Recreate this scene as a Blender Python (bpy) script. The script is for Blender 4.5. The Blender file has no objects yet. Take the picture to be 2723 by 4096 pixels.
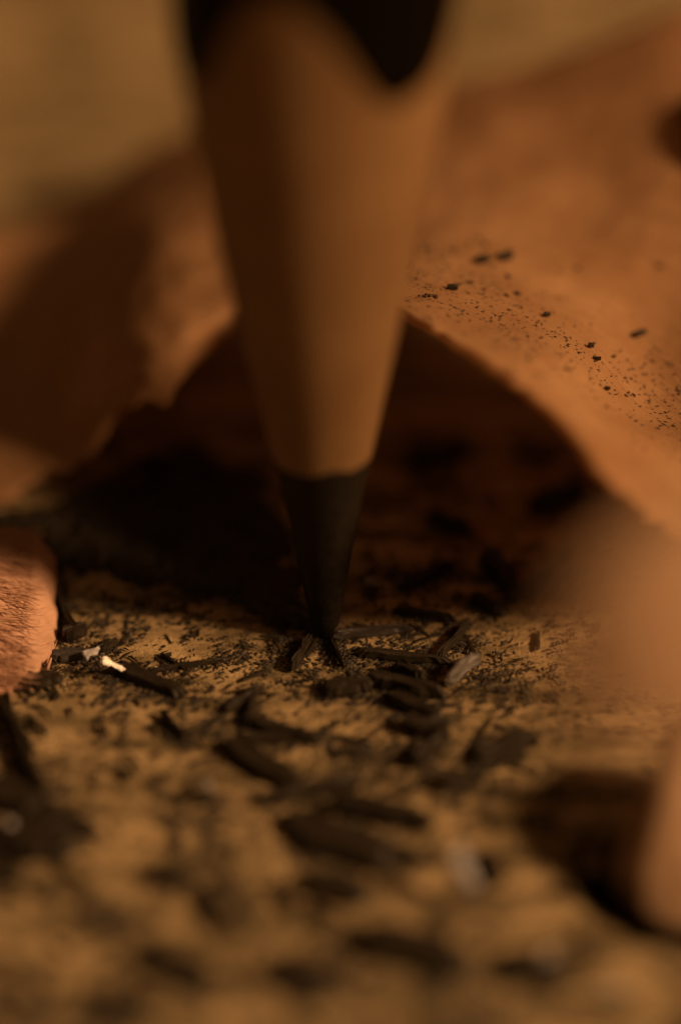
import bpy, bmesh, math, random
from mathutils import Vector, Matrix, noise
# Units: 1 Blender unit = 1 mm.  World origin = where the pencil point touches the tabletop.
S = bpy.context.scene
S.unit_settings.scale_length = 0.001
col = S.collection
R = math.radians

# ------------------------------------------------------------ camera
DIST, PITCH, PX = 80.0, R(35), 40.0
rgt = Vector((1, 0, 0))
up = Vector((0, math.sin(PITCH), math.cos(PITCH)))
fwd = Vector((0, math.cos(PITCH), -math.sin(PITCH)))
CAM = -DIST * fwd + 0.375 * rgt + 3.075 * up
cam = bpy.data.cameras.new('camera'); cob = bpy.data.objects.new('camera', cam); col.objects.link(cob)
cob.location = CAM; cob.rotation_euler = (R(90) - PITCH, 0, 0)
cam.sensor_fit = 'VERTICAL'; cam.sensor_height = 24; cam.lens = 75
cam.clip_start = 0.5; cam.clip_end = 4000
cam.dof.use_dof = True; cam.dof.focus_distance = DIST - 0.7; cam.dof.aperture_fstop = 0.075 / 7.1
S.camera = cob
# ------------------------------------------------------------ light
w = bpy.data.worlds.new("World"); S.world = w; w.use_nodes = True
bg = w.node_tree.nodes['Background']; bg.inputs[0].default_value = (1.0, 0.47, 0.17, 1); bg.inputs[1].default_value = 0.085
LDIR = Vector((math.cos(R(34.5)) * 0.935, -math.cos(R(34.5)) * 0.355, math.sin(R(34.5)))).normalized()
ld = bpy.data.lights.new('desk_lamp', 'AREA'); ld.shape = 'DISK'; ld.size = 42; ld.energy = 930000; ld.color = (1.0, 0.56, 0.25)
lo = bpy.data.objects.new('desk_lamp', ld); col.objects.link(lo)
lo.location = LDIR * 260; lo.rotation_euler = (-LDIR).to_track_quat('-Z', 'Y').to_euler()
S.view_settings.view_transform = 'Standard'; S.view_settings.look = 'None'
S.view_settings.exposure = 0; S.view_settings.gamma = 1

# ------------------------------------------------------------ helpers
def P(px, py, d=0.0):
    k = (DIST + d) / DIST
    return CAM + (DIST + d) * fwd + (px - 340) / PX * k * rgt + (512 - py) / PX * k * up
def G(px, py, z=0.0):
    ray = P(px, py) - CAM
    return CAM + ray * ((z - CAM.z) / ray.z)
def link(o, parent=None):
    col.objects.link(o)
    if parent: o.parent = parent
    return o
def mesh_obj(name, verts, faces, mat, parent=None, smooth=True):
    me = bpy.data.meshes.new(name); me.from_pydata([tuple(v) for v in verts], [], faces); me.update()
    if smooth: me.shade_smooth()
    if mat: me.materials.append(mat)
    return link(bpy.data.objects.new(name, me), parent)
def tag(o, label, cat, group=None, kind=None):
    if label: o['label'] = label
    if cat: o['category'] = cat
    if group: o['group'] = group
    if kind: o['kind'] = kind
    return o

# ------------------------------------------------------------ materials
def new_mat(name):
    m = bpy.data.materials.new(name); m.use_nodes = True
    nt = m.node_tree; return m, nt, nt.nodes['Principled BSDF'], nt.nodes['Material Output']
def ramp(nt, stops):
    r = nt.nodes.new('ShaderNodeValToRGB'); e = r.color_ramp.elements
    while len(e) < len(stops): e.new(0.5)
    for k, (p, c) in enumerate(stops): e[k].position = p; e[k].color = (*c, 1) if len(c) == 3 else c
    return r
def noise_n(nt, scale, detail=5, rough=0.6, vec=None, dist=0.0):
    n = nt.nodes.new('ShaderNodeTexNoise'); n.inputs['Scale'].default_value = scale
    n.inputs['Detail'].default_value = detail; n.inputs['Roughness'].default_value = rough; n.inputs['Distortion'].default_value = dist
    if vec is not None: nt.links.new(vec, n.inputs['Vector'])
    return n
def mapped(nt, scale=(1, 1, 1), rot=(0, 0, 0), src='Object'):
    tc = nt.nodes.new('ShaderNodeTexCoord'); mp = nt.nodes.new('ShaderNodeMapping')
    mp.inputs['Scale'].default_value = scale; mp.inputs['Rotation'].default_value = rot
    nt.links.new(tc.outputs[src], mp.inputs['Vector']); return mp.outputs['Vector']
def mix(nt, a, b, fac, blend='MIX'):
    m = nt.nodes.new('ShaderNodeMix'); m.data_type = 'RGBA'; m.blend_type = blend
    for s, v in ((m.inputs[0], fac), (m.inputs[6], a), (m.inputs[7], b)):
        if hasattr(v, 'links'): nt.links.new(v, s)
        elif isinstance(v, tuple): s.default_value = (*v, 1)
        else: s.default_value = v
    return m.outputs[2]
def bump(nt, h, strength, dist, bsdf):
    b = nt.nodes.new('ShaderNodeBump'); b.inputs['Strength'].default_value = strength; b.inputs['Distance'].default_value = dist
    nt.links.new(h, b.inputs['Height']); nt.links.new(b.outputs['Normal'], bsdf.inputs['Normal'])

def wood_mat(name, light, dark, grime, grime_amt, transl=0.25, along='UV'):
    m, nt, b, out = new_mat(name)
    v1 = mapped(nt, (2.2, 34, 1), src='UV'); v3 = mapped(nt, (1, 1, 1))
    f1 = noise_n(nt, 1.6, 7, 0.65, v1, 0.4); f2 = noise_n(nt, 0.35, 4, 0.55, v3); f3 = noise_n(nt, 2.4, 6, 0.7, v3)
    r1 = ramp(nt, [(0.3, dark), (0.65, light)]); nt.links.new(f1.outputs[0], r1.inputs[0])
    c = mix(nt, r1.outputs[0], light, 0.45)
    r2 = ramp(nt, [(0.35, (0.78, 0.72, 0.66)), (0.65, (1, 1, 1))]); nt.links.new(f2.outputs[0], r2.inputs[0])
    c = mix(nt, c, r2.outputs[0], 1.0, 'MULTIPLY')
    r3 = ramp(nt, [(0.60, (0, 0, 0)), (0.74, (1, 1, 1))]); nt.links.new(f3.outputs[0], r3.inputs[0])
    mm = nt.nodes.new('ShaderNodeMath'); mm.operation = 'MULTIPLY'; nt.links.new(r3.outputs[0], mm.inputs[0]); mm.inputs[1].default_value = grime_amt
    c = mix(nt, c, grime, mm.outputs[0])
    nt.links.new(c, b.inputs['Base Color']); b.inputs['Roughness'].default_value = 0.62; b.inputs['Specular IOR Level'].default_value = 0.35
    bump(nt, f1.outputs[0], 0.6, 0.12, b)
    if transl:
        t = nt.nodes.new('ShaderNodeBsdfTranslucent'); nt.links.new(c, t.inputs[0])
        ms = nt.nodes.new('ShaderNodeMixShader'); ms.inputs[0].default_value = transl
        nt.links.new(b.outputs[0], ms.inputs[1]); nt.links.new(t.outputs[0], ms.inputs[2]); nt.links.new(ms.outputs[0], out.inputs[0])
    return m
M_SHAVE = wood_mat('cedar_shaving', (0.64, 0.39, 0.215), (0.48, 0.26, 0.12), (0.05, 0.035, 0.025), 0.3, 0.42)
M_PINK = wood_mat('pink_cedar_shaving', (0.80, 0.50, 0.36), (0.52, 0.28, 0.18), (0.10, 0.06, 0.04), 0.4, 0.2)
M_DULL = wood_mat('dull_shaving', (0.46, 0.30, 0.19), (0.33, 0.20, 0.12), (0.05, 0.04, 0.03), 0.3, 0.2)
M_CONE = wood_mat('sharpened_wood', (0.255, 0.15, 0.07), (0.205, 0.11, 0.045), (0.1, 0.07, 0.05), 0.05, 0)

def ground_mat():
    m, nt, b, out = new_mat('smudged_tabletop')
    v = mapped(nt, (1, 1, 1)); vs = mapped(nt, (1.0, 2.1, 1), (0, 0, R(28)))
    n1 = noise_n(nt, 3.4, 8, 0.72, vs, 0.3); n2 = noise_n(nt, 0.42, 5, 0.6, v, 0.5); n3 = noise_n(nt, 9, 6, 0.7, v)
    r0 = ramp(nt, [(0.3, (0.42, 0.295, 0.15)), (0.7, (0.61, 0.45, 0.25))]); nt.links.new(n3.outputs[0], r0.inputs[0])
    # smudges of rubbed graphite: fine specks gated by a broad patchy map
    add = nt.nodes.new('ShaderNodeMath'); add.operation = 'MULTIPLY_ADD'; nt.links.new(n2.outputs[0], add.inputs[0]); add.inputs[1].default_value = 0.55
    nt.links.new(n1.outputs[0], add.inputs[2])
    r1 = ramp(nt, [(0.76, (0, 0, 0)), (0.90, (1, 1, 1))]); nt.links.new(add.outputs[0], r1.inputs[0])
    mm = nt.nodes.new('ShaderNodeMath'); mm.operation = 'MULTIPLY'; nt.links.new(r1.outputs[0], mm.inputs[0]); mm.inputs[1].default_value = 0.62
    c = mix(nt, r0.outputs[0], (0.045, 0.034, 0.022), mm.outputs[0])
    # broad rubbed streaks of graphite
    n5 = noise_n(nt, 0.55, 5, 0.6, mapped(nt, (0.55, 2.3, 1), (0, 0, R(58))), 0.4); r5 = ramp(nt, [(0.40, (0, 0, 0)), (0.62, (1, 1, 1))]); nt.links.new(n5.outputs[0], r5.inputs[0])
    m5 = nt.nodes.new('ShaderNodeMath'); m5.operation = 'MULTIPLY'; nt.links.new(r5.outputs[0], m5.inputs[0]); m5.inputs[1].default_value = 0.85
    c = mix(nt, c, (0.10, 0.075, 0.035), m5.outputs[0])
    nt.links.new(c, b.inputs['Base Color']); b.inputs['Roughness'].default_value = 0.6; b.inputs['Specular IOR Level'].default_value = 0.3
    bump(nt, n3.outputs[0], 0.7, 0.12, b)
    return m
M_GROUND = ground_mat()

def graphite_mat(name, base, rough, metal, spec=0.5):
    m, nt, b, out = new_mat(name)
    v = mapped(nt); n = noise_n(nt, 5.0, 6, 0.7, v); r = ramp(nt, [(0.3, tuple(x * 0.6 for x in base)), (0.7, tuple(x * 1.5 for x in base))])
    nt.links.new(n.outputs[0], r.inputs[0]); nt.links.new(r.outputs[0], b.inputs['Base Color'])
    b.inputs['Roughness'].default_value = rough; b.inputs['Metallic'].default_value = metal; b.inputs['Specular IOR Level'].default_value = spec
    bump(nt, n.outputs[0], 0.5, 0.08, b); return m
M_GRAPH = graphite_mat('graphite', (0.014, 0.011, 0.008), 0.5, 0.0, 0.13)
M_FLAKE = graphite_mat('graphite_flake', (0.022, 0.016, 0.010), 0.5, 0.0, 0.3)
M_GREY = graphite_mat('grey_graphite', (0.085, 0.075, 0.072), 0.38, 0.4)
M_GLINT = graphite_mat('shiny_graphite', (0.45, 0.42, 0.40), 0.24, 0.8)
M_GLINT2 = graphite_mat('satin_graphite', (0.20, 0.19, 0.20), 0.42, 0.5)
M_SPECK = graphite_mat('brown_specks', (0.075, 0.045, 0.025), 0.6, 0.0, 0.2)
M_PAINT = graphite_mat('black_paint', (0.003, 0.002, 0.001), 0.35, 0.0, 0.015)

# ------------------------------------------------------------ tabletop (the setting)
def tabletop():
    xs = [-600, -300, -120, -60, -40]; xs += [-30 + i * 0.3 for i in range(201)]; xs += [40, 60, 120, 300, 600]
    ys = [-600, -300, -120, -60, -40]; ys += [-26 + i * 0.3 for i in range(221)]; ys += [50, 70, 120, 300, 600]
    V = []; 
    for y in ys:
        for x in xs:
            f = 1 if abs(x) <= 30 and -26 <= y <= 40 else 0
            z = f * (0.10 * noise.noise(Vector((x * 0.35, y * 0.35, 0))) + 0.05 * noise.noise(Vector((x * 1.3, y * 1.3, 4))))
            V.append((x, y, z - 0.06))
    n = len(xs); F = [(j * n + i, j * n + i + 1, (j + 1) * n + i + 1, (j + 1) * n + i) for j in range(len(ys) - 1) for i in range(n - 1)]
    return tag(mesh_obj('tabletop', V, F, M_GROUND), 'tan tabletop smudged with graphite dust under the pencil', None, None, 'structure')
tabletop()

# ------------------------------------------------------------ pencil
LEAN = R(-2); AX = Vector((-0.012, math.sin(LEAN), math.cos(LEAN))).normalized()
E1 = AX.cross(Vector((0, 1, 0))).normalized() * 1; E1 = Vector((1, 0, 0)) - AX * AX.x; E1.normalize(); E2 = AX.cross(E1)   # E2 points away from camera
def px_to_s(py):                       # arc length up the axis seen at row py
    lo_, hi_ = 0.0, 60.0
    for _ in range(50):
        m = (lo_ + hi_) / 2; q = AX * m - CAM; row = 512 - PX * DIST * q.dot(up) / q.dot(fwd)
        if row > py: lo_ = m
        else: hi_ = m
    return lo_
def half_px(s, hp):
    return hp * (AX * s - CAM).dot(fwd) / (PX * DIST)
prof = [(633, 9), (625, 14), (607, 17.5), (564, 26), (520, 34), (477, 43.5), (434, 54), (390, 64), (330, 78), (240, 99), (150, 118), (70, 132), (-40, 153)]
prof = [(px_to_s(y), half_px(px_to_s(y), h)) for y, h in prof]
def cone_r(s):
    if s <= prof[0][0]: return prof[0][1]
    for (a, ra), (b, rb) in zip(prof, prof[1:]):
        if s <= b: t = (s - a) / (b - a); return ra + (rb - ra) * t
    (a, ra), (b, rb) = prof[-2:]; return rb + (rb - ra) / (b - a) * (s - b)
# rounded three-sided barrel; theta measured from camera-facing side
FLATS = [R(-70), R(45), R(168)]
S_DIP = px_to_s(52); R_FLAT = cone_r(S_DIP)
def barrel_r(th):
    m = min(abs(math.atan2(math.sin(th - f), math.cos(th - f))) for f in FLATS)
    return R_FLAT + 0.46 * ((1 - math.cos(m * 3.0)) / 2) ** 1.35
def ring_pt(s, th, r): return AX * s + E1 * (r * math.sin(th)) - E2 * (r * math.cos(th))
pen = bpy.data.objects.new('pencil', None); link(pen); pen.location = (0, 0, 0)
tag(pen, 'black three-sided pencil standing upright with its sharpened point touching the tabletop', 'pencil')
NS = 144
def tube(name, rows, mat, cap=None):
    # rows: list of functions th -> (s, r)
    V = []; F = []; uv = []
    for f in rows:
        for i in range(NS):
            th = 2 * math.pi * i / NS; s, r = f(th); V.append(ring_pt(s, th, r)); uv.append((i / NS * 6, s * 0.1))
    for j in range(len(rows) - 1):
        for i in range(NS): a = j * NS + i; b = j * NS + (i + 1) % NS; F.append((a, b, b + NS, a + NS))
    if cap: F.append(tuple(range(NS))[::-1])
    o = mesh_obj(name, V, F, mat, pen); ul = o.data.uv_layers.new()
    for lp in o.data.loops: ul.data[lp.index].uv = (uv[lp.vertex_index][1], uv[lp.vertex_index][0])
    return o
S_LEAD = px_to_s(447)
def lead_edge(th): return S_LEAD + 0.10 * math.sin(th * 3 + 1) + 0.05 * math.sin(th * 7)
def lead_row(t):
    def f(th):
        s0 = prof[0][0] - 0.15; s1 = lead_edge(th) + 0.05; s = s0 + (s1 - s0) * t
        r = cone_r(s) * (0.45 + 0.55 * min(1, (t / 0.10)) ** 0.5) - 0.004
        q = ring_pt(s, th, 1) * 1.5
        return s, r + 0.012 * noise.noise(q * 1.3)
    return f
tube('graphite_lead', [lead_row(t / 40) for t in range(41)], M_GRAPH, cap=True)
def s_cut(th):                       # where cone meets barrel
    lo_, hi_ = 5.0, 60.0; br = barrel_r(th)
    for _ in range(40):
        m = (lo_ + hi_) / 2
        if cone_r(m) < br: lo_ = m
        else: hi_ = m
    return lo_ + 0.06 * math.sin(th * 9)
cut = {i: s_cut(2 * math.pi * i / NS) for i in range(NS)}
def cutf(th): return cut[int(round(th / (2 * math.pi) * NS)) % NS]
def wood_row(t):
    def f(th):
        a = lead_edge(th); b = cutf(th); s = a + (b - a) * t; return s, cone_r(s) + 0.01 * noise.noise(Vector((th * 3, s * 0.3, 0)))
    return f
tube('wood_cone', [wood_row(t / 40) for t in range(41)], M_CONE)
def barrel_row(k):
    def f(th):
        s = cutf(th) + [0, 0.12, 0.5, 3, 12, 40, 90, 150][k]; return s, barrel_r(th) + (0.0 if k == 0 else 0.035)
    return f
tube('painted_barrel', [barrel_row(k) for k in range(8)], M_PAINT)

# ------------------------------------------------------------ wood shavings
def catmull(p, t):
    n = len(p) - 1; x = t * n; i = min(int(x), n - 1); f = x - i
    p0 = p[max(i - 1, 0)]; p1 = p[i]; p2 = p[i + 1]; p3 = p[min(i + 2, n)]
    if i == 0: p0 = p1 * 2 - p2
    if i + 2 > n: p3 = p2 * 2 - p1
    return 0.5 * ((2 * p1) + (p2 - p0) * f + (2 * p0 - 5 * p1 + 4 * p2 - p3) * f * f + (3 * p1 - p0 - 3 * p2 + p3) * f ** 3)
def sheet(name, grid, mat, nu, nv, thick=0.18, rough=0.05, parent=None, edge=0.0, seed=0, zmin=0.02, uvs=1.0):
    # grid: columns of control points (world); surface is a thin solid sheet with real thickness
    cols = []
    for i in range(nu + 1):
        rows = [catmull([c[r] for c in grid], i / nu) for r in range(len(grid[0]))]
        cols.append([catmull(rows, j / nv) for j in range(nv + 1)])
    V = []
    for i in range(nu + 1):
        for j in range(nv + 1):
            q = cols[i][j].copy()
            a = cols[min(i + 1, nu)][j] - cols[max(i - 1, 0)][j]; b = cols[i][min(j + 1, nv)] - cols[i][max(j - 1, 0)]
            n = a.cross(b)
            if n.length > 1e-9: n.normalize()
            if n.z < 0: n = -n
            q += n * (rough * 3 * noise.noise(Vector((q.x * 0.45 + seed, q.y * 0.45, q.z * 0.45))) + rough * noise.noise(Vector((q.x * 1.8, q.y * 1.8 + seed, q.z * 1.8))))
            if edge and j <= 1:       # torn front lip
                bd = b.normalized() if b.length > 1e-9 else Vector()
                q += bd * edge * (noise.noise(Vector((i * 0.09, seed, 0))) + 0.5 * noise.noise(Vector((i * 0.35, seed, 3)))) * (1 - 0.5 * j)
            q.z = max(q.z, zmin); V.append((q, n))
    top = [q for q, n in V]; bot = []
    for q, n in V:
        z = q - n * thick; z.z = max(z.z, 0.0); bot.append(z)
    N = len(top); W = nv + 1; F = []
    for i in range(nu):
        for j in range(nv):
            a, b, c, d = i * W + j, (i + 1) * W + j, (i + 1) * W + j + 1, i * W + j + 1
            F.append((a, b, c, d)); F.append((a + N, d + N, c + N, b + N))
    rim = [i * W for i in range(nu + 1)] + [nu * W + j for j in range(1, W)] + [i * W + nv for i in range(nu - 1, -1, -1)] + [j for j in range(nv - 1, 0, -1)]
    for k in range(len(rim)): a, b = rim[k], rim[(k + 1) % len(rim)]; F.append((a, a + N, b + N, b))
    o = mesh_obj(name, top + bot, F, mat, parent); ul = o.data.uv_layers.new()
    for lp in o.data.loops:
        k = lp.vertex_index % N; ul.data[lp.index].uv = ((k // W) / nu * 3 * uvs, (k % W) / nv * 1.5 * uvs)
    return o, top, cols
# big shaving behind the pencil: columns run left to right, rows from front lip to back edge
A = [
 [(-120, 480, 5.3), (-120, 410, 7.9), (-120, 320, 11.0), (-120, 235, 14.2)],
 [(-10, 500, 4.6), (-5, 420, 7.2), (0, 320, 10.6), (0, 232, 14.3)],
 [(60, 470, 4.9), (55, 400, 6.6), (58, 310, 9.2), (60, 215, 14.6)],
 [(112, 415, 3.9), (105, 350, 4.5), (105, 280, 7.6), (100, 190, 15.0)],
 [(170, 392, 2.9), (165, 330, 3.1), (160, 250, 6.4), (150, 150, 15.5)],
 [(240, 335, 3.3), (240, 290, 3.2), (240, 220, 7.0), (235, 110, 14)],
 [(320, 290, 1.0), (320, 260, 3.0), (320, 190, 7.6), (320, 90, 14)],
 [(405, 308, -2.0), (410, 278, 0.6), (410, 200, 6.0), (410, 88, 13)],
 [(470, 350, -4.0), (485, 300, 0.0), (490, 200, 5.5), (485, 75, 12)],
 [(540, 392, -5.0), (575, 335, 0.0), (580, 210, 5.0), (585, 48, 11)],
 [(600, 462, -6.5), (640, 395, -0.2), (675, 220, 4.0), (700, 15, 10)],
 [(636, 505, -5.8), (700, 440, -1.5), (760, 280, 2.0), (800, 120, 6)],
 [(680, 530, -4.8), (760, 490, -3.0), (830, 380, -0.5), (900, 250, 3)],
 [(780, 530, -3.6), (850, 510, -3.0), (930, 420, -0.5), (1000, 310, 3)],
 [(930, 620, 0.2), (960, 590, 1.2), (1000, 550, 2.6), (1040, 490, 5)],
]
shA = tag(bpy.data.objects.new('wood_shaving', None), 'largest pale brown wood shaving arching over the tabletop behind the pencil', 'wood shaving'); link(shA)
body, topA, colsA = sheet('shaving_sheet', [[P(*q) for q in c] for c in A], M_SHAVE, 150, 60, 0.22, 0.045, shA, edge=0.75, seed=2.0)
print('zmin/zmax of big shaving lip', [round(c[0].z, 1) for c in colsA[::10]], 'back', [round(c[-1].z, 1) for c in colsA[::10]])
from mathutils.bvhtree import BVHTree
bvhA = BVHTree.FromPolygons([v.co for v in body.data.vertices], [p.vertices for p in body.data.polygons])
def on_A(px, py):                                  # point of the big sheet along a sight line
    d = (P(px, py) - CAM).normalized(); h = bvhA.ray_cast(CAM, d)
    if h[0] is not None: return h[0]
    return bvhA.find_nearest(P(px, py, 0))[0]
# black painted scallop left on the rim of that shaving (right frame edge)
def blob(name, centre, a, b, c, mat, parent=None, seed=0):
    bm = bmesh.new(); bmesh.ops.create_icosphere(bm, subdivisions=3, radius=1)
    for v in bm.verts:
        k = 1 + 0.25 * noise.noise(v.co * 1.5 + Vector((seed, 0, 0)))
        v.co = centre + a * (v.co.x * k) + b * (v.co.y * k) + c * (v.co.z * k)
    me = bpy.data.meshes.new(name); bm.to_mesh(me); bm.free(); me.shade_smooth(); me.materials.append(mat)
    return link(bpy.data.objects.new(name, me), parent)
blob('painted_rim', on_A(714, 132) + Vector((0, 0, 0.1)), Vector((0.9, 0, 0)), Vector((0, 1.7, 0.1)), Vector((0, 0, 0.3)), M_PAINT, shA, 3)

# pink fibrous shaving at the left edge, in focus
D = [[(-90, 700, .05), (-90, 650, .5), (-90, 590, 1.0), (-90, 535, 1.2)],
     [(-30, 705, .05), (-30, 655, .55), (-30, 595, 1.1), (-30, 528, 1.3)],
     [(12, 690, .05), (14, 650, .5), (16, 590, 1.0), (16, 528, 1.25)],
     [(38, 668, .05), (42, 640, .35), (44, 590, .8), (40, 540, 1.0)],
     [(52, 650, .02), (58, 632, .1), (60, 592, .35), (54, 560, .5)]]
D = [[G(*q) for q in c] for c in D]
sD0 = tag(bpy.data.objects.new('wood_shaving', None), 'small bright pinkish fibrous shaving at the left edge, level with the pencil point', 'wood shaving'); link(sD0)
sD, topD, _ = sheet('shaving_sheet', D, M_PINK, 90, 60, 0.12, 0.10, sD0, edge=1.0, seed=7.0, uvs=0.6)
def strands(name, pts, dirs, parent, mat, label, lmin, lmax, rad, seed):
    r = random.Random(seed); V = []; F = []
    for p, (a0, sp) in zip(pts, dirs):
        a = R(r.gauss(a0, sp)); L = r.uniform(lmin, lmax); cv = r.uniform(-.5, .5); lift = r.uniform(-0.02, 0.03); w_ = rad * r.uniform(.5, 1.3); b = len(V)
        for k in range(6):
            t = k / 5 - 0.5; aa = a + cv * t; c = p + Vector((math.cos(aa) * L * t, math.sin(aa) * L * t, 0.004 + lift * L * (t + .5) ** 2)); ww = w_ * (1 - abs(2 * t) ** 2 * .7)
            nrm = Vector((-math.sin(aa), math.cos(aa), 0))
            V += [c - nrm * ww, c + nrm * ww * .5 + Vector((0, 0, ww)), c + nrm * ww]
            if k:
                for m in range(3): x0 = b + 3 * (k - 1) + m; x1 = b + 3 * (k - 1) + (m + 1) % 3; F.append((x0, x1, x1 + 3, x0 + 3))
    o = mesh_obj(name, V, F, mat, parent); tag(o, label, None, None, 'stuff'); return o
rs = random.Random(3)
topE = [q for q in topD if q.x < G(30, 600).x and q.z > 0.15]
strands('wood_fibres', [rs.choice(topE) for _ in range(900)], [(-14, 9)] * 900, sD0, M_PINK, None, 0.5, 1.5, 0.016, 4)
# blurred rolled shaving lower right, with its black painted rim
C_ = [[(608, 884, 0.09), (614, 862, 0.59), (632, 818, 1.53), (657, 765, 2.21), (664, 748, 1.61)],
      [(632, 908, 0.13), (640, 870, 1.02), (657, 805, 2.21), (678, 742, 2.80), (682, 726, 2.04)],
      [(665, 924, 0.13), (674, 876, 1.02), (690, 805, 2.21), (706, 736, 2.72), (712, 724, 2.04)],
      [(710, 926, 0.13), (722, 885, 0.85), (737, 820, 1.61), (757, 762, 1.95), (762, 752, 1.36)],
      [(780, 905, 0.09), (790, 880, 0.34), (805, 840, 0.59), (820, 800, 0.77), (825, 790, 0.34)]]
shC = tag(bpy.data.objects.new('wood_shaving', None), 'blurred pinkish curled shaving with a black rim, lower right edge in front of the pencil', 'wood shaving'); link(shC)
sheet('shaving_sheet', [[G(*q) for q in c] for c in C_], M_DULL, 50, 40, 0.2, 0.05, shC, edge=0.1, seed=11.0)
RM = [[(572, 876, .05), (590, 872, .25), (600, 876, .4)], [(596, 912, .03), (612, 905, .3), (622, 904, .5)], [(640, 936, .03), (650, 930, .3), (656, 925, .5)], [(700, 940, .03), (704, 934, .3), (706, 928, .5)], [(780, 920, .05), (784, 914, .6), (786, 906, .9)]]
sheet('painted_rim', [[G(*q) for q in c] for c in RM], M_PAINT, 40, 8, 0.2, 0.02, shC, seed=12.0)
# very near shaving, far out of focus
NB = [[(545, 640, -25.5), (543, 662, -25.5), (546, 685, -25.5)], [(596, 560, -25.5), (592, 650, -26), (602, 725, -26.5)], [(690, 500, -24.6), (690, 630, -25.6), (690, 740, -26.6)], [(830, 500, -22.5), (830, 640, -24), (830, 760, -25.5)]]
nb = [[P(*q) for q in c] for c in NB] + [[Vector((10.5, -33, 7)), Vector((9.5, -34, 6)), Vector((8.5, -35, 5))], [Vector((12, -41, 0.3)), Vector((11, -42, 0.2)), Vector((10, -43, 0.1))]]
sB, _, _ = sheet('wood_shaving', nb, M_DULL, 50, 24, 0.25, 0.05, seed=21.0)
tag(sB, 'brown shaving end nearest the camera at the right edge, blurred to a soft haze', 'wood shaving')

# ------------------------------------------------------------ graphite flakes
MARKS = [((325, 640), 'the pencil point'), ((30, 610), 'the pink shaving'), ((116, 667), 'the gleaming white shard'), ((462, 668), 'the lilac grey flake'), ((464, 868), 'the silvery shard'),
 ((650, 880), 'the lower right shaving'), ((340, 845), 'the broadest black patch'), ((415, 956), 'the elongated black patch'), ((505, 753), 'the big slanting flake'), ((499, 578), 'the leaf shaped flake'),
 ((180, 520), 'the shading powder heap'), ((0, 1024), 'the bottom left corner'), ((680, 1024), 'the bottom right corner'), ((12, 728), 'the curved black strand'), ((40, 845), 'the largest left clump'),
 ((325, 540), 'the pencil lead'), ((264, 768), 'the broad dark blade'), ((149, 685), 'the long black flake'), ((546, 317), 'the darkest oval speck'), ((638, 336), 'the long speck'), ((482, 260), 'the highest smudge'), ((606, 391), 'the frontmost dash')]
def whereabouts(q, only=None):
    v = q - CAM; dz = v.dot(fwd); x = 340 + PX * DIST * v.x / dz; y = 512 - PX * DIST * v.dot(up) / dz
    ms = MARKS[-4:] if only else MARKS[:-4]; (mx, my), nm = min(ms, key=lambda m: (m[0][0] - x) ** 2 + (m[0][1] - y) ** 2)
    dx, dy = x - mx, y - my; dist = math.hypot(dx, dy); a = math.degrees(math.atan2(-dy, dx)) % 360
    side = ['right of', 'above and right of', 'above', 'above and left of', 'left of', 'below and left of', 'below', 'below and right of'][int((a + 22.5) // 45) % 8]
    return ('just ' if dist < 35 else '' if dist < 75 else 'well ') + side + ' ' + nm
def lie(ang):
    a = (ang + 90) % 180 - 90; return 'level' if abs(a) < 15 else 'upright' if abs(a) > 70 else 'right-rising' if a > 0 else 'left-rising'
rnd = random.Random(5)
def flake_mesh(name, L, W, T, mat, seed, n=12, taper=0.5, curve=0.0, rough=0.22):
    r = random.Random(seed); V = []; out = []; rough = min(rough, 0.5)
    for k in range(n):
        a = 2 * math.pi * k / n; ca, sa = math.cos(a), math.sin(a)
        e = 0.55                                                    # squarish outline
        x = math.copysign(abs(ca) ** e, ca) * (1 + r.uniform(-rough, rough) * 0.5); y = math.copysign(abs(sa) ** e, sa) * (1 + r.uniform(-rough, rough) * 1.6)
        y *= 1 - taper * 0.5 * (x + 1) * 0.6
        out.append((x * L / 2, y * W / 2 + curve * x * x * L))
    F = []
    for lvl, zz in ((0.92, 0.0), (1.0, 0.35), (0.86, 1.0)):
        for x, y in out: V.append(Vector((x * lvl, y * lvl, T * (zz + r.uniform(-0.12, 0.12) * (zz > 0)))))
    for l in range(2):
        for k in range(n): a = l * n + k; b = l * n + (k + 1) % n; F.append((a, b, b + n, a + n))
    V.append(Vector((0, curve * 0.2, T * 1.05))); c = len(V) - 1
    for k in range(n): F.append((2 * n + k, 2 * n + (k + 1) % n, c))
    F.append(tuple(range(n))[::-1])
    me = bpy.data.meshes.new(name); me.from_pydata(V, [], F); me.update(); me.materials.append(mat); return me
def put_flake(me, p0, p1, lift=0.0, tilt=0.0, roll=0.0):
    o = bpy.data.objects.new('graphite_flake', me); link(o); d = p1 - p0
    o.location = (p0 + p1) / 2 + Vector((0, 0, lift)); o.rotation_euler = (roll, tilt, math.atan2(d.y, d.x)); return o
def flake(x0, y0, x1, y1, wpx0, label, mat=M_FLAKE, T=0.12, lift=0.0, tilt=0.0, roll=0.0, curve=0.0, taper=0.4, zz=0.0):
    wpx = wpx0 * (0.7 if wpx0 < 20 else 0.85); p0, p1 = G(x0, y0, zz), G(x1, y1, zz); L = (p1 - p0).length
    o = put_flake(flake_mesh('graphite_flake', L, wpx / 40 / math.sin(PITCH) if abs(p1.x - p0.x) > abs(p1.y - p0.y) else wpx / 40, T, mat, int(x0 * 31 + y0) % 9999, 30, taper, curve, 0.2), p0, p1, lift, tilt, roll)
    tag(o, label, 'graphite flake'); return o
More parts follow.
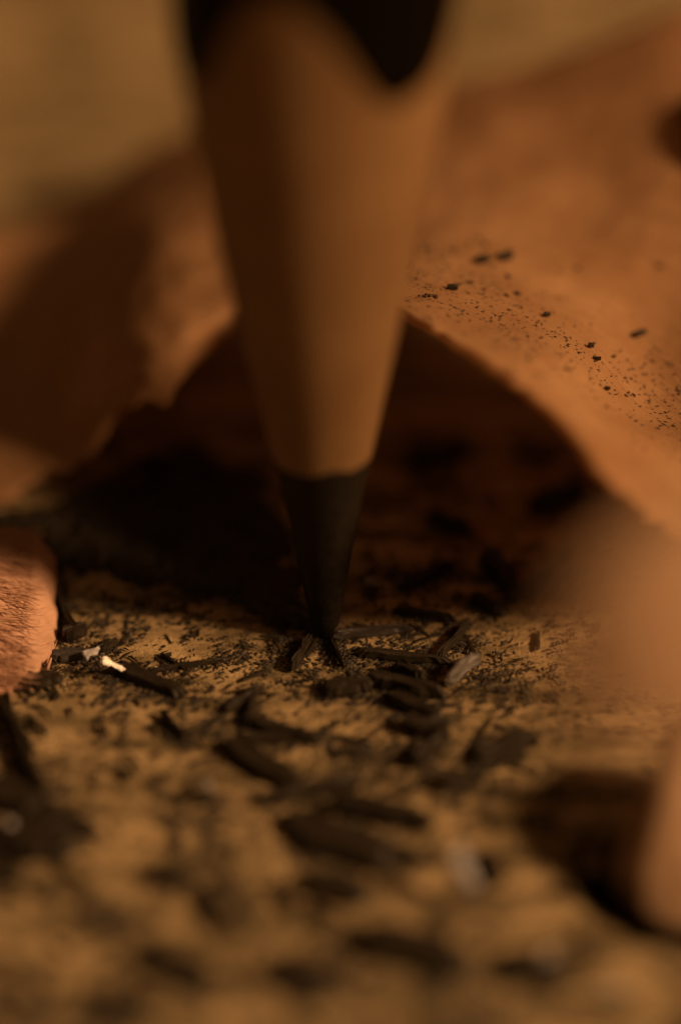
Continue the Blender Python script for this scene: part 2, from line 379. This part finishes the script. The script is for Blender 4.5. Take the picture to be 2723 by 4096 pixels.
def aim(o, x, y, yaw=0.0, back=Vector((0, 0, 0))):        # tilt a shard's face so it mirrors the lamp to the viewer
    v = (CAM - o.location).normalized(); l = (LDIR * 260 - o.location).normalized(); n = (v + l).normalized()
    q = n.to_track_quat('Z', 'X'); ex = rgt - n * rgt.dot(n); 
    o.rotation_mode = 'QUATERNION'
    xax = (Matrix.Rotation(yaw, 3, n) @ ex.normalized()); yax = n.cross(xax)
    o.rotation_quaternion = Matrix((xax, yax, n)).transposed().to_quaternion()

f = flake_mesh('graphite_flake', 0.85, 0.24, 0.05, M_GLINT, 3, 14, 1.3, 0.03, 0.4)
g = put_flake(f, G(116, 667, 0.3), G(116, 667, 0.3)); aim(g, 0, 0, R(-22)); tag(g, 'brightest gleaming shard with a white glint, left of the pencil point', 'graphite flake')
flake(112, 668, 186, 698, 17, 'long black flake running right from the white gleaming shard', T=0.22, curve=0.02)
flake(50, 658, 92, 656, 13, 'grey brown flat flake left of the white gleaming shard', M_GREY, 0.18)
g = put_flake(flake_mesh('graphite_flake', 0.6, 0.30, 0.05, M_GLINT2, 8, 14, 0.9, 0.05, 0.4), G(91, 652, 0.3), G(91, 652, 0.3)); aim(g, 0, 0, R(30)); g.rotation_quaternion = g.rotation_quaternion @ Matrix.Rotation(R(9), 3, 'X').to_quaternion()
tag(g, 'pale folded scrap on the right end of the grey brown flake', 'graphite flake')
flake(98, 652, 118, 642, 8, 'little dark flake above the white gleaming shard', T=0.15)
g = put_flake(flake_mesh('graphite_flake', 1.15, 0.42, 0.07, M_GREY, 15, 16, 0.2), G(462, 668, 0.35), G(462, 668, 0.35)); aim(g, 0, 0, R(38)); g.rotation_quaternion = g.rotation_quaternion @ Matrix.Rotation(R(20), 3, 'X').to_quaternion()
tag(g, 'lilac grey striated flake propped up at a slant right of the pencil point', 'graphite flake')
flake(330, 638, 412, 631, 9, 'long thin ridged flake lying right beside the pencil point', M_GREY, 0.2)
flake(352, 654, 448, 664, 8, 'straight dark sliver below the long ridged flake', T=0.2, curve=-0.01)
flake(436, 662, 468, 628, 7, 'dark needle pointing up right behind the lilac grey flake', T=0.25)
flake(392, 612, 455, 622, 7, 'short dark bar behind the dark needle', T=0.2)
flake(292, 672, 310, 640, 11, 'dark brown flake hanging down just left below the pencil point', T=0.25)
flake(330, 640, 342, 668, 6, 'narrow dark flake just below the pencil point', T=0.2)
flake(322, 694, 372, 688, 17, 'ragged black lump below the pencil point', T=0.3)
flake(366, 682, 440, 698, 14, 'widest black heap under the straight dark sliver', T=0.35)
flake(395, 668, 424, 684, 10, 'ragged dark flake between the black heap and the straight sliver', T=0.3)
flake(20, 684, 62, 680, 17, 'dark oval flake below the pink fibrous shaving', T=0.2)
flake(58, 592, 68, 636, 8, 'dark curved strand beside the pink fibrous shaving', T=0.3, curve=0.12)
flake(62, 640, 88, 632, 12, 'dark clot between the pink shaving and the little dark flake', T=0.3)
flake(150, 672, 230, 660, 5, 'long thin broken line of dark crumbs above the long black flake', T=0.1)
flake(160, 655, 185, 672, 5, 'short brown splinter between the long black flake and the thin broken line', T=0.1)
flake(225, 715, 262, 690, 11, 'dark flake slanting up right left of the upright splinter', T=0.2)
flake(246, 730, 256, 690, 8, 'upright splinter of graphite below and left of the pencil point', T=0.2)
flake(240, 722, 318, 744, 11, 'long dark blade crossing in front of the pencil point', T=0.25)
flake(226, 745, 300, 792, 20, 'broad dark blade slanting down right in front of the pencil', T=0.3)
flake(232, 742, 328, 738, 9, 'dark strip lying across the long dark blade', T=0.2)
flake(160, 714, 184, 740, 7, 'small slanting chip left of the dark blades', T=0.2)
flake(476, 768, 534, 738, 20, 'big dark flake slanting up right, right of the central clump', T=0.3)
flake(404, 728, 448, 740, 17, 'black clump below the widest black heap', T=0.4)
flake(412, 768, 442, 746, 17, 'lower black clump left of the big slanting flake', T=0.4)
flake(390, 700, 440, 722, 14, 'dark flake joining the black heap to the clump below', T=0.3)
flake(440, 790, 486, 772, 15, 'dark flake below the big slanting flake', T=0.25)
flake(330, 755, 372, 748, 8, 'faint dark streak in front of the pencil point', T=0.1)
flake(255, 806, 362, 784, 14, 'long blurred black bar above the broad black patch', T=0.3)
flake(286, 822, 388, 868, 30, 'broadest blurred black patch in the lower middle', T=0.35, taper=0.1)
flake(330, 806, 432, 828, 17, 'blurred black slab along the top of the broad black patch', T=0.4, taper=0.1)
flake(304, 880, 368, 902, 22, 'lower dark lobe of the broad black patch', T=0.25, taper=0.2)
flake(362, 940, 468, 972, 28, 'blurred black elongated patch near the bottom', T=0.4, taper=0.1)
flake(498, 962, 562, 986, 34, 'soft dark smear right of the elongated black patch', M_FLAKE, 0.2)
flake(276, 966, 330, 996, 34, 'soft dark smear left of the elongated black patch near the bottom', M_FLAKE, 0.2)
flake(140, 960, 210, 990, 22, 'faint grey smear near the bottom left', M_FLAKE, 0.1)
g = put_flake(flake_mesh('graphite_flake', 1.05, 0.42, 0.1, M_GLINT2, 33, 14, 0.5), G(464, 868, 0.9), G(464, 868, 0.9)); aim(g, 0, 0, R(-62)); g.rotation_quaternion = g.rotation_quaternion @ Matrix.Rotation(R(16), 3, 'X').to_quaternion()
tag(g, 'blurred silvery upright shard in the lower middle right', 'graphite flake')
flake(478, 862, 500, 886, 26, 'blurred dark grey chip right of the silvery shard', T=0.4)
flake(372, 852, 420, 862, 14, 'dark strip left of the silvery shard', T=0.2)
flake(0, 700, 26, 756, 14, 'curved black strand at the left edge below the pink shaving', T=0.35, curve=0.06)
flake(18, 740, 44, 806, 15, 'black strand continuing down from the curved one at the left edge', T=0.35)
flake(-10, 790, 40, 812, 26, 'dark grey clump at the left edge', T=0.35)
flake(6, 838, 76, 850, 34, 'largest blurred dark clump at the left edge', T=0.4)
flake(30, 812, 100, 836, 18, 'dark smear above the largest clump at the left', T=0.2)
flake(-20, 868, 20, 880, 20, 'lowest dark clump at the left edge', T=0.3)
flake(150, 872, 178, 882, 18, 'soft dark round spot left of the broad black patch', T=0.15)
flake(486, 560, 512, 596, 26, 'black leaf shaped flake under the arch of the big shaving', T=0.5)
flake(505, 604, 560, 580, 8, 'dark thin stick leaning right under the big shaving', T=0.3)
flake(400, 592, 450, 568, 9, 'dark bar under the arch right of the lead', T=0.3)
flake(470, 600, 500, 616, 8, 'small dark splinter behind the thin stick', T=0.3)
flake(404, 468, 470, 452, 15, 'blurred dark blob highest under the arch right of the pencil', T=0.4)
flake(530, 512, 580, 492, 17, 'blurred dark blob under the right end of the arch', T=0.4)
flake(426, 520, 470, 536, 12, 'blurred dark chip right of the lead under the arch', T=0.4)
g = put_flake(flake_mesh('graphite_flake', 0.4, 0.3, 0.05, M_GLINT2, 41, 10, 0.3), G(371, 582, 0.3), G(371, 582, 0.3)); aim(g, 0, 0, 0)
tag(g, 'tiny orange glint in the shade right of the lead', 'graphite flake')
for (x, y, L, Wd, rot, lab) in [(546, 317, 0.2, 0.13, 0.2, 'darkest oval speck on the big shaving'), (638, 336, 0.46, 0.18, 0.5, 'long dark speck near the right edge of the big shaving'),
        (505, 258, 0.45, 0.28, 0.6, 'blurred dark smudge highest on the big shaving'), (452, 290, 0.3, 0.15, -.2, 'dark speck beside the pencil on the big shaving'),
        (482, 262, 0.4, 0.25, 0.3, 'blurred speck left of the highest smudge on the big shaving'), (590, 348, 0.17, 0.11, 0, 'small black speck at mid height on the right of the big shaving'), (596, 361, 0.22, 0.07, 0, 'small flat speck just under the small black one on the big shaving'),
        (606, 391, 0.16, 0.06, 0, 'tiny dark dash nearest the front on the big shaving')]:
    q = on_A(x, y); o = put_flake(flake_mesh('graphite_flake', L, Wd, 0.12, M_FLAKE, int(x), 9), q, q + Vector((math.cos(rot), math.sin(rot), 0)) * 0.001, 0.04, 0, R(22)); tag(o, lab, 'graphite flake')

for k in range(34):
    x = 415 + 100 * rnd.random() ** 1.3 if k < 20 else rnd.uniform(500, 690); y = rnd.uniform(236, 300) if k < 20 else rnd.uniform(250, 380)
    q = on_A(x, y); L = rnd.uniform(.08, .26); o = put_flake(flake_mesh('graphite_chip', L, L * rnd.uniform(.3, .7), 0.04, M_SPECK, k + 500, 8, .4, 0, .5), q, q + Vector((math.cos(k), math.sin(k), 0)) * .001, 0.02, 0, R(20)); o.name = 'graphite_chip'
    tag(o, ('small ' if L < .14 else 'medium ' if L < .2 else 'larger ') + 'dark speck on the big shaving, ' + whereabouts(q, 1), 'graphite chip', 'specks on the big wood shaving')

poly = [G(*q) for q in [(50, 584), (90, 578), (140, 588), (200, 602), (260, 618), (318, 636), (322, 600), (300, 540), (262, 478), (200, 440), (140, 452), (90, 480), (50, 500), (0, 505), (-30, 530), (0, 575)]]  # heap outline: black powder that also stands in for shade over a lit strip
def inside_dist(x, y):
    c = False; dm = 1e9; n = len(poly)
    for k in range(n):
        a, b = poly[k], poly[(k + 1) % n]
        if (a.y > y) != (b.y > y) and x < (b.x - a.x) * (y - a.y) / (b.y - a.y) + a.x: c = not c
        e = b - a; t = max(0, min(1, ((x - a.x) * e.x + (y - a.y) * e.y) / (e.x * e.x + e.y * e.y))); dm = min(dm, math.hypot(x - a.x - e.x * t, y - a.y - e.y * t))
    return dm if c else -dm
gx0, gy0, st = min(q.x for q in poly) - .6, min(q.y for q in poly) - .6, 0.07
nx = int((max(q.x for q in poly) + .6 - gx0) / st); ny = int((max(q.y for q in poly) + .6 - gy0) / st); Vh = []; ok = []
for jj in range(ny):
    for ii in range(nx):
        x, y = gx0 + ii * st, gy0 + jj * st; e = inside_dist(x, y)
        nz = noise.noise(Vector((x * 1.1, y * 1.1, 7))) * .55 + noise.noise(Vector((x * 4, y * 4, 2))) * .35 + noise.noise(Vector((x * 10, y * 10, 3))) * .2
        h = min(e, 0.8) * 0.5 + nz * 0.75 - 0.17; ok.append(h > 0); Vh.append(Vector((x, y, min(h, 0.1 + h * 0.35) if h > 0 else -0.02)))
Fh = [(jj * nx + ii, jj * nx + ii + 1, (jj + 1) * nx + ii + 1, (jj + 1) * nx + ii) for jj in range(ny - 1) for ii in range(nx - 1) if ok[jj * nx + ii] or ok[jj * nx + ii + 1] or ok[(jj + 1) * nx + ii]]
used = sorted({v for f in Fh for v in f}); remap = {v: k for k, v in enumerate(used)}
tag(mesh_obj('graphite_shade_heap', [Vh[v] for v in used], [tuple(remap[v] for v in f) for f in Fh], M_FLAKE), 'low ragged heap of black graphite powder standing in for shade left of the pencil point', 'graphite powder')

for (x, y, L, yaw, lab) in [(548, 955, .5, 30, 'small blurred glint near the bottom, right of the elongated black patch'), (612, 990, .5, 30, 'faint blurred glint lowest at the bottom right'), (14, 830, .6, -60, 'grey satin shard among the dark clumps at the left edge'), (208, 786, .35, -40, 'faint grey glint in front of the dark blades')]:
    g = put_flake(flake_mesh('graphite_flake', L, L * .3, 0.05, M_GLINT2, int(x), 12, 0.6), G(x, y, .3), G(x, y, .3)); aim(g, 0, 0, R(yaw)); g.rotation_quaternion = g.rotation_quaternion @ Matrix.Rotation(R(8), 3, 'X').to_quaternion(); tag(g, lab, 'graphite flake')

# repeats: chips of graphite strewn over the tabletop
needles = [flake_mesh('graphite_chip', 1, rnd.uniform(0.07, 0.15), rnd.uniform(0.06, 0.12), M_FLAKE, 300 + k, 14, rnd.uniform(0, 0.8), rnd.uniform(-.04, .04), 0.25) for k in range(8)]
protos = [flake_mesh('graphite_chip', 1, rnd.uniform(0.10, 0.34), rnd.uniform(0.08, 0.18), M_FLAKE, 100 + k, 10, rnd.uniform(0, 0.8), rnd.uniform(-.06, .06), 0.5) for k in range(14)]
zones = [ # x0,x1,y0,y1,count,min,max px,angle centre,spread, label, group
 (60, 320, 600, 720, 38, 7, 20, 30, 60, 'small dark graphite chip on the sharply focused tabletop left of the pencil point'),
 (200, 540, 635, 800, 44, 22, 62, 25, 45, 'thin needle of graphite among the dark debris in front of the pencil point'),
 (330, 620, 640, 740, 34, 7, 20, 30, 60, 'small dark graphite chip on the sharply focused tabletop right of the pencil point'),
 (200, 560, 720, 830, 28, 14, 34, 20, 60, 'blurred dark graphite chip in front of the pencil point'),
 (0, 200, 690, 900, 32, 18, 48, -58, 14, 'streaky blurred graphite chip at the lower left'),
 (0, 340, 880, 1024, 26, 30, 75, -50, 14, 'very blurred graphite chip at the bottom left'),
 (420, 680, 860, 1024, 12, 18, 45, -10, 50, 'very blurred graphite chip at the bottom right'),
 (360, 620, 440, 640, 34, 12, 34, 15, 50, 'graphite chip lying in the shade under the big shaving'),
 (70, 300, 420, 590, 14, 12, 30, 15, 50, 'graphite chip lying in the dark shade left of the pencil'),
]
for (x0, x1, y0, y1, n, a, b, ang, sp, lab) in zones:
    for k in range(n):
        p = G(rnd.uniform(x0, x1), rnd.uniform(y0, y1)); L = a + (b - a) * rnd.random() ** 1.8
        o = bpy.data.objects.new('graphite_chip', rnd.choice(needles if 'needle' in lab else protos)); link(o); o.location = p + Vector((0, 0, -0.01))
        L *= 0.8; o.scale = (L / 40, L / 40, L / 60); o.rotation_euler = (rnd.uniform(-.15, .15), rnd.uniform(-.15, .15), R(ang + rnd.gauss(0, sp)))
        an = math.degrees(o.rotation_euler.z); an = math.degrees(math.atan2(math.sin(R(an)) * 0.57, math.cos(R(an)))); fr = (L / 0.8 - a) / (b - a)
        size = 'tiny' if fr < .08 else 'small' if fr < .3 else 'medium' if fr < .6 else 'large'
        noun = 'graphite needle' if 'needle' in lab else 'graphite chip'
        extra = 'shaded ' if 'shade' in lab else 'blurred ' if ('blurred' in lab) else 'crisp '
        tag(o, size + ' ' + extra + lie(an) + ' ' + noun + ' ' + whereabouts(o.location), 'graphite chip', lab.replace('thin needle', 'thin needles').replace('small dark graphite chip', 'graphite chips').replace('graphite chip ', 'graphite chips '))

# dust: nobody could count it
def crumbs(name, pts, mat, label, seed):
    r = random.Random(seed); V = []; F = []
    for p, s, ang, fl in pts:
        b = len(V); ca, sa = math.cos(ang), math.sin(ang); el = r.uniform(1, 2.4)
        for k in range(5):
            a = 2 * math.pi * k / 5 + r.uniform(-.3, .3); x = math.cos(a) * s * el * r.uniform(.7, 1.2); y = math.sin(a) * s * r.uniform(.6, 1.2)
            V.append(p + Vector((x * ca - y * sa, x * sa + y * ca, fl * s * 0.0)))
        V.append(p + Vector((0, 0, s * 0.7)))
        for k in range(5): F.append((b + k, b + (k + 1) % 5, b + 5))
        F.append((b + 4, b + 3, b + 2, b + 1, b))
    o = mesh_obj(name, V, F, mat, None, False); tag(o, label, 'graphite dust', None, 'stuff'); return o
pts = []
while len(pts) < 34000:
    x = rnd.uniform(-30, 720); y = 430 + 650 * rnd.random() ** 1.15; p = G(x, y)
    dens = 0.28 + 1.0 * noise.noise(Vector((p.x * 0.55, p.y * 0.55, 1))) + 0.9 * noise.noise(Vector((p.x * 2.2, p.y * 2.2, 5))) + 0.5 * noise.noise(Vector((p.x * 6, p.y * 6, 9)))
    dens += 0.75 * math.exp(-((x - 400) / 90) ** 2 - ((y - 660) / 50) ** 2)
    if dens <= 0 or rnd.random() > dens ** 2: continue
    pts.append((p, 0.012 + 0.05 * rnd.random() ** 3, R(rnd.gauss(28, 40)), 0))
for fo in [o for o in col.objects if o.name.startswith('graphite_flake') and o.location.z < 1.0 and o.location.y < 6]:      # rubbed powder round the larger flakes
    bb = [v.co for v in fo.data.vertices]; L = max(abs(c.x) for c in bb); Wd = max(abs(c.y) for c in bb); z = fo.rotation_euler.z if fo.rotation_mode != 'QUATERNION' else 0
    for k in range(int(60 + 160 * L)):
        u = rnd.gauss(0, L * 0.75); v = rnd.gauss(0, Wd * 0.9 + 0.1)
        pts.append((Vector((fo.location.x + u * math.cos(z) - v * math.sin(z), fo.location.y + u * math.sin(z) + v * math.cos(z), 0.0)), 0.015 + 0.045 * rnd.random() ** 2, rnd.uniform(0, 3), 0))
crumbs('graphite_dust', pts, M_FLAKE, 'fine black graphite dust scattered over the tabletop', 1)
pts = []
for k in range(1700):
    t = rnd.random() ** 1.4; x = 405 + 290 * t; y = 276 + 150 * t + rnd.gauss(0, 20 + 10 * t) - 20 * (rnd.random() ** 2) 
    if t < 0.3 and rnd.random() < .6: y -= rnd.random() * 60 - 8
    pts.append((on_A(x, y) + Vector((rnd.uniform(-.05, .05), 0, 0.0)), 0.012 + 0.036 * rnd.random() ** 2.2, R(rnd.gauss(-10, 40)), 0))
crumbs('graphite_dust', pts, M_SPECK, 'fine dark specks of graphite sprinkled on the big wood shaving', 2)
